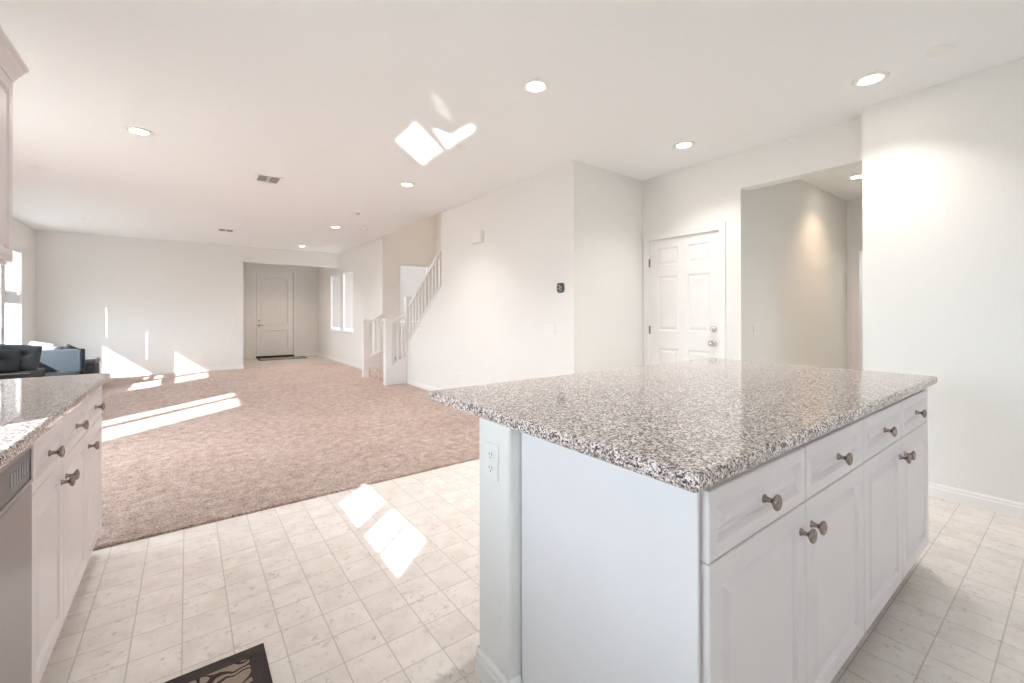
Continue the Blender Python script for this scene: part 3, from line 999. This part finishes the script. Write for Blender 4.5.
# ------------------------------------------------------------------ ceiling fittings
def downlight(label, x, y, r=0.062, energy=4, color=(1.0, 0.95, 0.90), z=H):
    t = thing('ceiling_light', label, 'ceiling light', (x, y, z), 0, 'recessed ceiling lights')
    n = 32
    bm = B()
    lathe(bm, [(r + 0.036, 0.0), (r + 0.035, -0.004), (r + 0.026, -0.008), (r + 0.006, -0.009), (r - 0.004, -0.002), (r - 0.004, 0.0)], n)
    obj('trim_ring', bm, 'plastic', t, smooth=True)
    bm = lathe(B(), [(0, -0.004), (r - 0.004, -0.004), (r - 0.004, -0.001), (0, -0.001)], n)
    obj('lens', bm, 'lamp', t)
    d = bpy.data.lights.new('lamp_glow', 'AREA'); d.shape = 'DISK'; d.size = 0.11; d.energy = energy; d.color = color; d.spread = math.radians(110)
    lo = bpy.data.objects.new('lamp_glow', d); COL.objects.link(lo); lo.parent = t; lo.location = (0, 0, -0.012)
    return t
downlight('recessed light on the left of the ceiling above the left counter end', -0.321, 4.717, energy=6)
downlight('large recessed light right of the bright light patch on the ceiling', 1.86, 2.215, energy=5.5)
downlight('recessed light at the right of the ceiling nearest the right wall', 3.548, 0.853, energy=2.6)
downlight('recessed light in front of the six-panel door', 3.585, 2.196, energy=3)
downlight('recessed light between the ceiling vent and the bright light patch', 2.062, 4.805)
downlight('recessed light before the stair opening, third in its row', 2.067, 7.892)
downlight('farthest recessed light near the entry opening', 2.044, 10.534)
downlight('added unseen fill lamp inside the entry behind the header', 2.0, 12.6, energy=3, color=(1.0, 0.80, 0.66))  # unseen lamp added to warm and brighten the entry
downlight('added unseen fill lamp high above the stair landing', 3.65, 7.0, energy=4.5, color=(1.0, 0.78, 0.62), z=5.2)  # unseen lamp added to lift the stairwell with warm light
downlight('recessed light in the hallway partly hidden by the right wall', 5.97, 1.555, energy=2.2, color=(1.0, 0.70, 0.48))

def disc(name, label, cat, x, y, r, h, group=None, ring=True):
    t = thing(name, label, cat, (x, y, H), 0, group)
    obj('base', lathe(B(), [(0, 0), (r, 0), (r, -h * 0.5), (r * 0.94, -h), (0, -h)], 28), 'plastic', t)
    if ring:
        obj('cap', lathe(B(), [(0, -h), (r * 0.5, -h), (r * 0.46, -h * 1.5), (0, -h * 1.5)], 24), 'plastic', t)
    return t
disc('sprinkler_cover', 'flat white ceiling disc at the upper right by the right wall', 'sprinkler', 3.487, 0.515, 0.065, 0.006, ring=False)
disc('sprinkler_cover', 'flat white ceiling disc just behind the bright light patch', 'sprinkler', 2.008, 3.43, 0.05, 0.006, ring=False)
disc('sprinkler_cover', 'flat white ceiling disc at far left near the wall cabinet', 'sprinkler', -1.238, 6.528, 0.06, 0.006, ring=False)
disc('sprinkler_cover', 'flat white ceiling disc near the far left corner', 'sprinkler', -1.264, 9.455, 0.06, 0.006, ring=False)
disc('smoke_detector', 'white round smoke detector before the stair opening', 'smoke detector', 2.524, 7.778, 0.07, 0.03)
disc('smoke_detector', 'small white round detector between the two ceiling lights of the row', 'smoke detector', 2.028, 6.616, 0.055, 0.022)

def vent(label, x, y, w=0.27, d=0.30):
    t = thing('ceiling_vent', label, 'vent', (x, y, H))
    fr = boxes((-w / 2, w / 2, -d / 2, -d / 2 + 0.03, -0.008, 0), (-w / 2, w / 2, d / 2 - 0.03, d / 2, -0.008, 0), (-w / 2, -w / 2 + 0.03, -d / 2 + 0.03, d / 2 - 0.03, -0.008, 0), (w / 2 - 0.03, w / 2, -d / 2 + 0.03, d / 2 - 0.03, -0.008, 0))
    obj('frame', fr, 'plastic', t)
    obj('duct_shade_sheet', boxes((-w / 2 + 0.03, w / 2 - 0.03, -d / 2 + 0.03, d / 2 - 0.03, -0.0015, -0.0005)), 'slot', t)  # flat dark sheet stands for the shade inside the duct
    iw = w - 0.06
    sl = B()
    for k in range(4):
        for s in (-1, 1):
            xx = s * (iw / 2 - 0.008 - k * iw / 10.5)
            bar(sl, (xx, -d / 2 + 0.03, -0.006), (xx, d / 2 - 0.03, -0.006), 0.004, 0.006)
    for k in range(4):
        yy = (k - 1.5) * 0.055
        box(sl, -iw * 0.1, iw * 0.1, yy - 0.010, yy + 0.010, -0.010, -0.004)
    obj('louvres', sl, 'plastic', t)
    return t
vent('white square air vent with dark louvres left of the recessed light row', 0.725, 5.525)
vent('white air vent near the far wall above the entry opening', 0.556, 9.36)

# ------------------------------------------------------------------ rugs
def mat_obj(name, label, x0, x1, y0, y1, z, bw, body, inner, th=0.010):
    t = thing(name, label, 'mat', ((x0 + x1) / 2, (y0 + y1) / 2, z))
    hx, hy = (x1 - x0) / 2, (y1 - y0) / 2
    obj('border', boxes((-hx, hx, -hy, -hy + bw, 0, th), (-hx, hx, hy - bw, hy, 0, th), (-hx, -hx + bw, -hy + bw, hy - bw, 0, th), (hx - bw, hx, -hy + bw, hy - bw, 0, th)), body, t, bevel=0.003)
    obj('pile_field', boxes((-hx + bw, hx - bw, -hy + bw, hy - bw, 0, th + 0.001)), inner, t, bevel=0.002)
    return t
mat_obj('kitchen_mat', 'dark bordered kitchen mat with tan scroll pattern on the vinyl tiles', -0.27, 0.226, 1.00, 1.840, 0.001, 0.052, 'rugborder', 'rug')
mat_obj('door_mat', 'thin dark and faded grey mat in front of the front door', 1.50, 2.66, 12.95, 13.60, 0.013, 0.06, 'rugborder', 'mat_weave', 0.008)

# ------------------------------------------------------------------ sofa, seen over the left counter
def rbox(x0, x1, y0, y1, z0, z1, r=0.03, seg=3):
    bm = boxes((x0, x1, y0, y1, z0, z1))
    bmesh.ops.bevel(bm, geom=bm.edges[:], offset=r, segments=seg, profile=0.5, affect='EDGES')
    return bm
def cushion(w, h, t, tufts=(), puff=1.0, nx=28, nz=24):
    """upright cushion, local x width, z height, thickness along y, dimpled at tufts (u,v in 0..1) on its -y face."""
    bm = B()
    def surf(s):
        rows = []
        for j in range(nz + 1):
            v = j / nz
            row = []
            for i in range(nx + 1):
                u = i / nx
                e = (max(0, 1 - (2 * u - 1) ** 6)) ** 0.5 * (max(0, 1 - (2 * v - 1) ** 6)) ** 0.5
                dz = e * t / 2 * puff * (0.75 + 0.25 * (1 - (2 * u - 1) ** 2) * (1 - (2 * v - 1) ** 2))
                for (a, b) in tufts:
                    d2_ = ((u - a) * w) ** 2 + ((v - b) * h) ** 2
                    if s < 0:
                        dz -= t * 0.33 * math.exp(-d2_ / 0.0022) + t * 0.10 * math.exp(-abs(v - b) * h / 0.02) * math.exp(-abs(u - a) * w / 0.10)
                pin = 1 - 0.05 * math.sin(PI * v) if False else 1
                row.append(bm.verts.new(((u - 0.5) * w, s * dz, v * h)))
            rows.append(row)
        for j in range(nz):
            for i in range(nx):
                q = (rows[j][i], rows[j][i + 1], rows[j + 1][i + 1], rows[j + 1][i])
                bm.faces.new(q)
    surf(-1); surf(1)
    bmesh.ops.remove_doubles(bm, verts=bm.verts, dist=0.0008)
    return bm
sf = thing('sofa', 'charcoal tufted sofa against the left wall under the windows', 'sofa', (XL + 0.045, 8.36, 0.016))
# local: x away from the wall, y along it; its seat end faces the kitchen
obj('seat_base', rbox(0.0, 0.80, 0.68, 1.36, 0.09, 0.20, 0.03), 'sofa', sf, smooth=True)
obj('back', rbox(0.0, 0.16, 0.0, 1.36, 0.33, 0.64, 0.05), 'sofa', sf, smooth=True)
obj('seat_base', rbox(0.0, 0.49, 0.02, 0.70, 0.09, 0.33, 0.03), 'sofa', sf, smooth=True)
sc1 = obj('seat_cushion', rbox(0.16, 0.50, 0.0, 0.66, 0.325, 0.450, 0.025), 'sofa2', sf, smooth=True)
obj('piping', boxes((0.18, 0.48, -0.006, 0.004, 0.437, 0.447)), 'piping', sc1)
sc2 = obj('seat_cushion', rbox(0.16, 0.77, 0.67, 1.345, 0.20, 0.315, 0.025), 'sofa2', sf, smooth=True)
obj('arm', rbox(0.0, 0.80, 1.35, 1.50, 0.09, 0.655, 0.02), 'sofa', sf, smooth=True)
bc = obj('back_cushion', cushion(0.54, 0.40, 0.22, [(0.42, 0.62), (0.72, 0.60), (0.56, 0.25)]), 'sofa2', sf, smooth=True)
bc.location = (0.22, 0.28, 0.445); bc.rotation_euler = (-0.50, 0.10, 0.10)
bc2 = obj('back_cushion', cushion(0.40, 0.34, 0.18, [(0.5, 0.5)]), 'sofa', sf, smooth=True)
bc2.location = (0.16, 0.12, 0.45); bc2.rotation_euler = (-0.35, 0.2, 0.5)
for x, y in ((0.06, 0.08), (0.76, 0.08), (0.06, 1.42), (0.80, 1.42)):
    obj('foot', boxes((x - 0.025, x + 0.025, y - 0.025, y + 0.025, 0, 0.095)), 'wood', sf)
ot = thing('ottoman', 'low slate ottoman beside the sofa arm near the sunlit far wall', 'ottoman', (-1.60, 10.22, 0.016))
obj('body', rbox(-0.37, 0.37, -0.20, 0.20, 0.06, 0.38, 0.03), 'sofa2', ot, smooth=True)
obj('cushion_top', rbox(-0.38, 0.38, -0.21, 0.21, 0.375, 0.47, 0.035), 'pillow', ot, smooth=True)
for x in (-0.32, 0.32):
    for y in (-0.15, 0.15):
        obj('foot', boxes((x - 0.02, x + 0.02, y - 0.02, y + 0.02, 0, 0.065)), 'wood', ot)
def pillow(label, loc, rot, w=0.42, h=0.40, m='pillow'):
    o = obj('throw_pillow', cushion(w, h, 0.16, [], 1.0, 16, 16), m, None, smooth=True)
    o.location = loc; o.rotation_euler = rot
    tag(o, label, 'pillow', 'throw pillows on the sofa')
    return o
pillow('small grey throw pillow between the pale one and the dark one behind the sofa arm', (-1.80, 10.27, 0.49), (-0.30, 0.10, 0.0), 0.24, 0.22, 'pillow')
pillow('pale grey throw pillow behind the sofa arm close to the window', (-1.96, 10.25, 0.49), (-0.35, 0.25, 0.1), 0.30, 0.30, m='pale')
pillow('small dark throw pillow peeking up behind the sofa arm', (-1.62, 10.22, 0.49), (-0.15, 0.60, 0.1), 0.24, 0.22, 'sofa')

# ------------------------------------------------------------------ added masked lamp imitating sun bounced by the polished left counter onto the ceiling
UP = Vector((1.0, 0.91, 0.815)).normalized()
def bounce_lamp(energy):
    ctr = Vector((-0.42, 1.55, 1.36))
    SX, SY = 1.3, 0.9
    e1 = UP.cross(Vector((0, 0, 1))).normalized()      # horizontal across
    o = area('sun_bounce_lamp', ctr, UP, SX, SY, energy, (1.0, 0.98, 0.95), 1.0)
    mw = o.rotation_euler.to_matrix()
    ex, ey = mw @ Vector((1, 0, 0)), mw @ Vector((0, 1, 0))
    def uv(x, y):
        q = Vector((x, y, H)) - ctr
        return (q.dot(ex), q.dot(ey))
    polys = [[(1.458, 3.636), (1.452, 3.201), (1.655, 3.380), (1.665, 3.838)], [(1.686, 3.860), (1.676, 3.400), (1.891, 3.615), (1.904, 4.066)],
             [(1.588, 3.229), (1.79, 3.25), (1.79, 3.42), (1.903, 3.55), (1.70, 3.33)], [(1.80, 3.19), (1.81, 2.964), (1.904, 3.039), (1.903, 3.54), (1.80, 3.43)],
             [(1.62, 3.225), (1.905, 3.25), (1.903, 3.54)],
             [(1.33, 2.70), (1.43, 2.74), (1.60, 2.90), (1.691, 3.074), (1.50, 2.93)]]
    allp = [uv(*a) for p in polys for a in p]
    u0, u1 = min(a[0] for a in allp) - 0.01, max(a[0] for a in allp) + 0.01
    v0, v1 = min(a[1] for a in allp) - 0.01, max(a[1] for a in allp) + 0.01
    SX, SY = u1 - u0, v1 - v0
    o.data.size, o.data.size_y = SX, SY
    c2_ = ctr + ex * (u0 + u1) / 2 + ey * (v0 + v1) / 2
    low = c2_.z - abs(ey.z) * SY / 2 - abs(ex.z) * SX / 2
    o.location = c2_ + UP * ((0.93 - low) / UP.z)
    base_uv = uv
    uv = lambda x, y: ((base_uv(x, y)[0] - u0) / SX, (base_uv(x, y)[1] - v0) / SY)
    d = o.data
    d.use_nodes = True
    nt = d.node_tree
    em = nt.nodes['Emission']
    g = nt.nodes.new('ShaderNodeNewGeometry')
    s = nt.nodes.new('ShaderNodeSeparateXYZ')
    nt.links.new(g.outputs['Parametric'], s.inputs[0])
    def mth(op, a, b, c=None):
        n = nt.nodes.new('ShaderNodeMath'); n.operation = op
        for i, v in enumerate((a, b, c)):
            if v is None: continue
            if isinstance(v, (int, float)): n.inputs[i].default_value = v
            else: nt.links.new(v, n.inputs[i])
        return n.outputs[0]
    total = None
    for p in polys:
        q = [uv(*a) for a in p]
        ar = sum(q[i][0] * q[(i + 1) % len(q)][1] - q[(i + 1) % len(q)][0] * q[i][1] for i in range(len(q)))
        sgn = 1 if ar > 0 else -1
        cur = None
        for i in range(len(q)):
            (ax, ay), (bx, by) = q[i], q[(i + 1) % len(q)]
            # inside when sgn*((bx-ax)*(y-ay)-(by-ay)*(x-ax)) > 0
            A_, B_ = -sgn * (by - ay), sgn * (bx - ax)
            C_ = -(A_ * ax + B_ * ay)
            v = mth('MULTIPLY_ADD', s.outputs[0], A_, mth('MULTIPLY_ADD', s.outputs[1], B_, C_))
            v = mth('GREATER_THAN', v, 0.0)
            cur = v if cur is None else mth('MULTIPLY', cur, v)
        if p is polys[-1]:
            cur = mth('MULTIPLY', cur, 0.10)
        total = cur if total is None else mth('MAXIMUM', total, cur)
    nt.links.new(total, em.inputs['Strength'])
    return o
bounce_lamp(3.2)
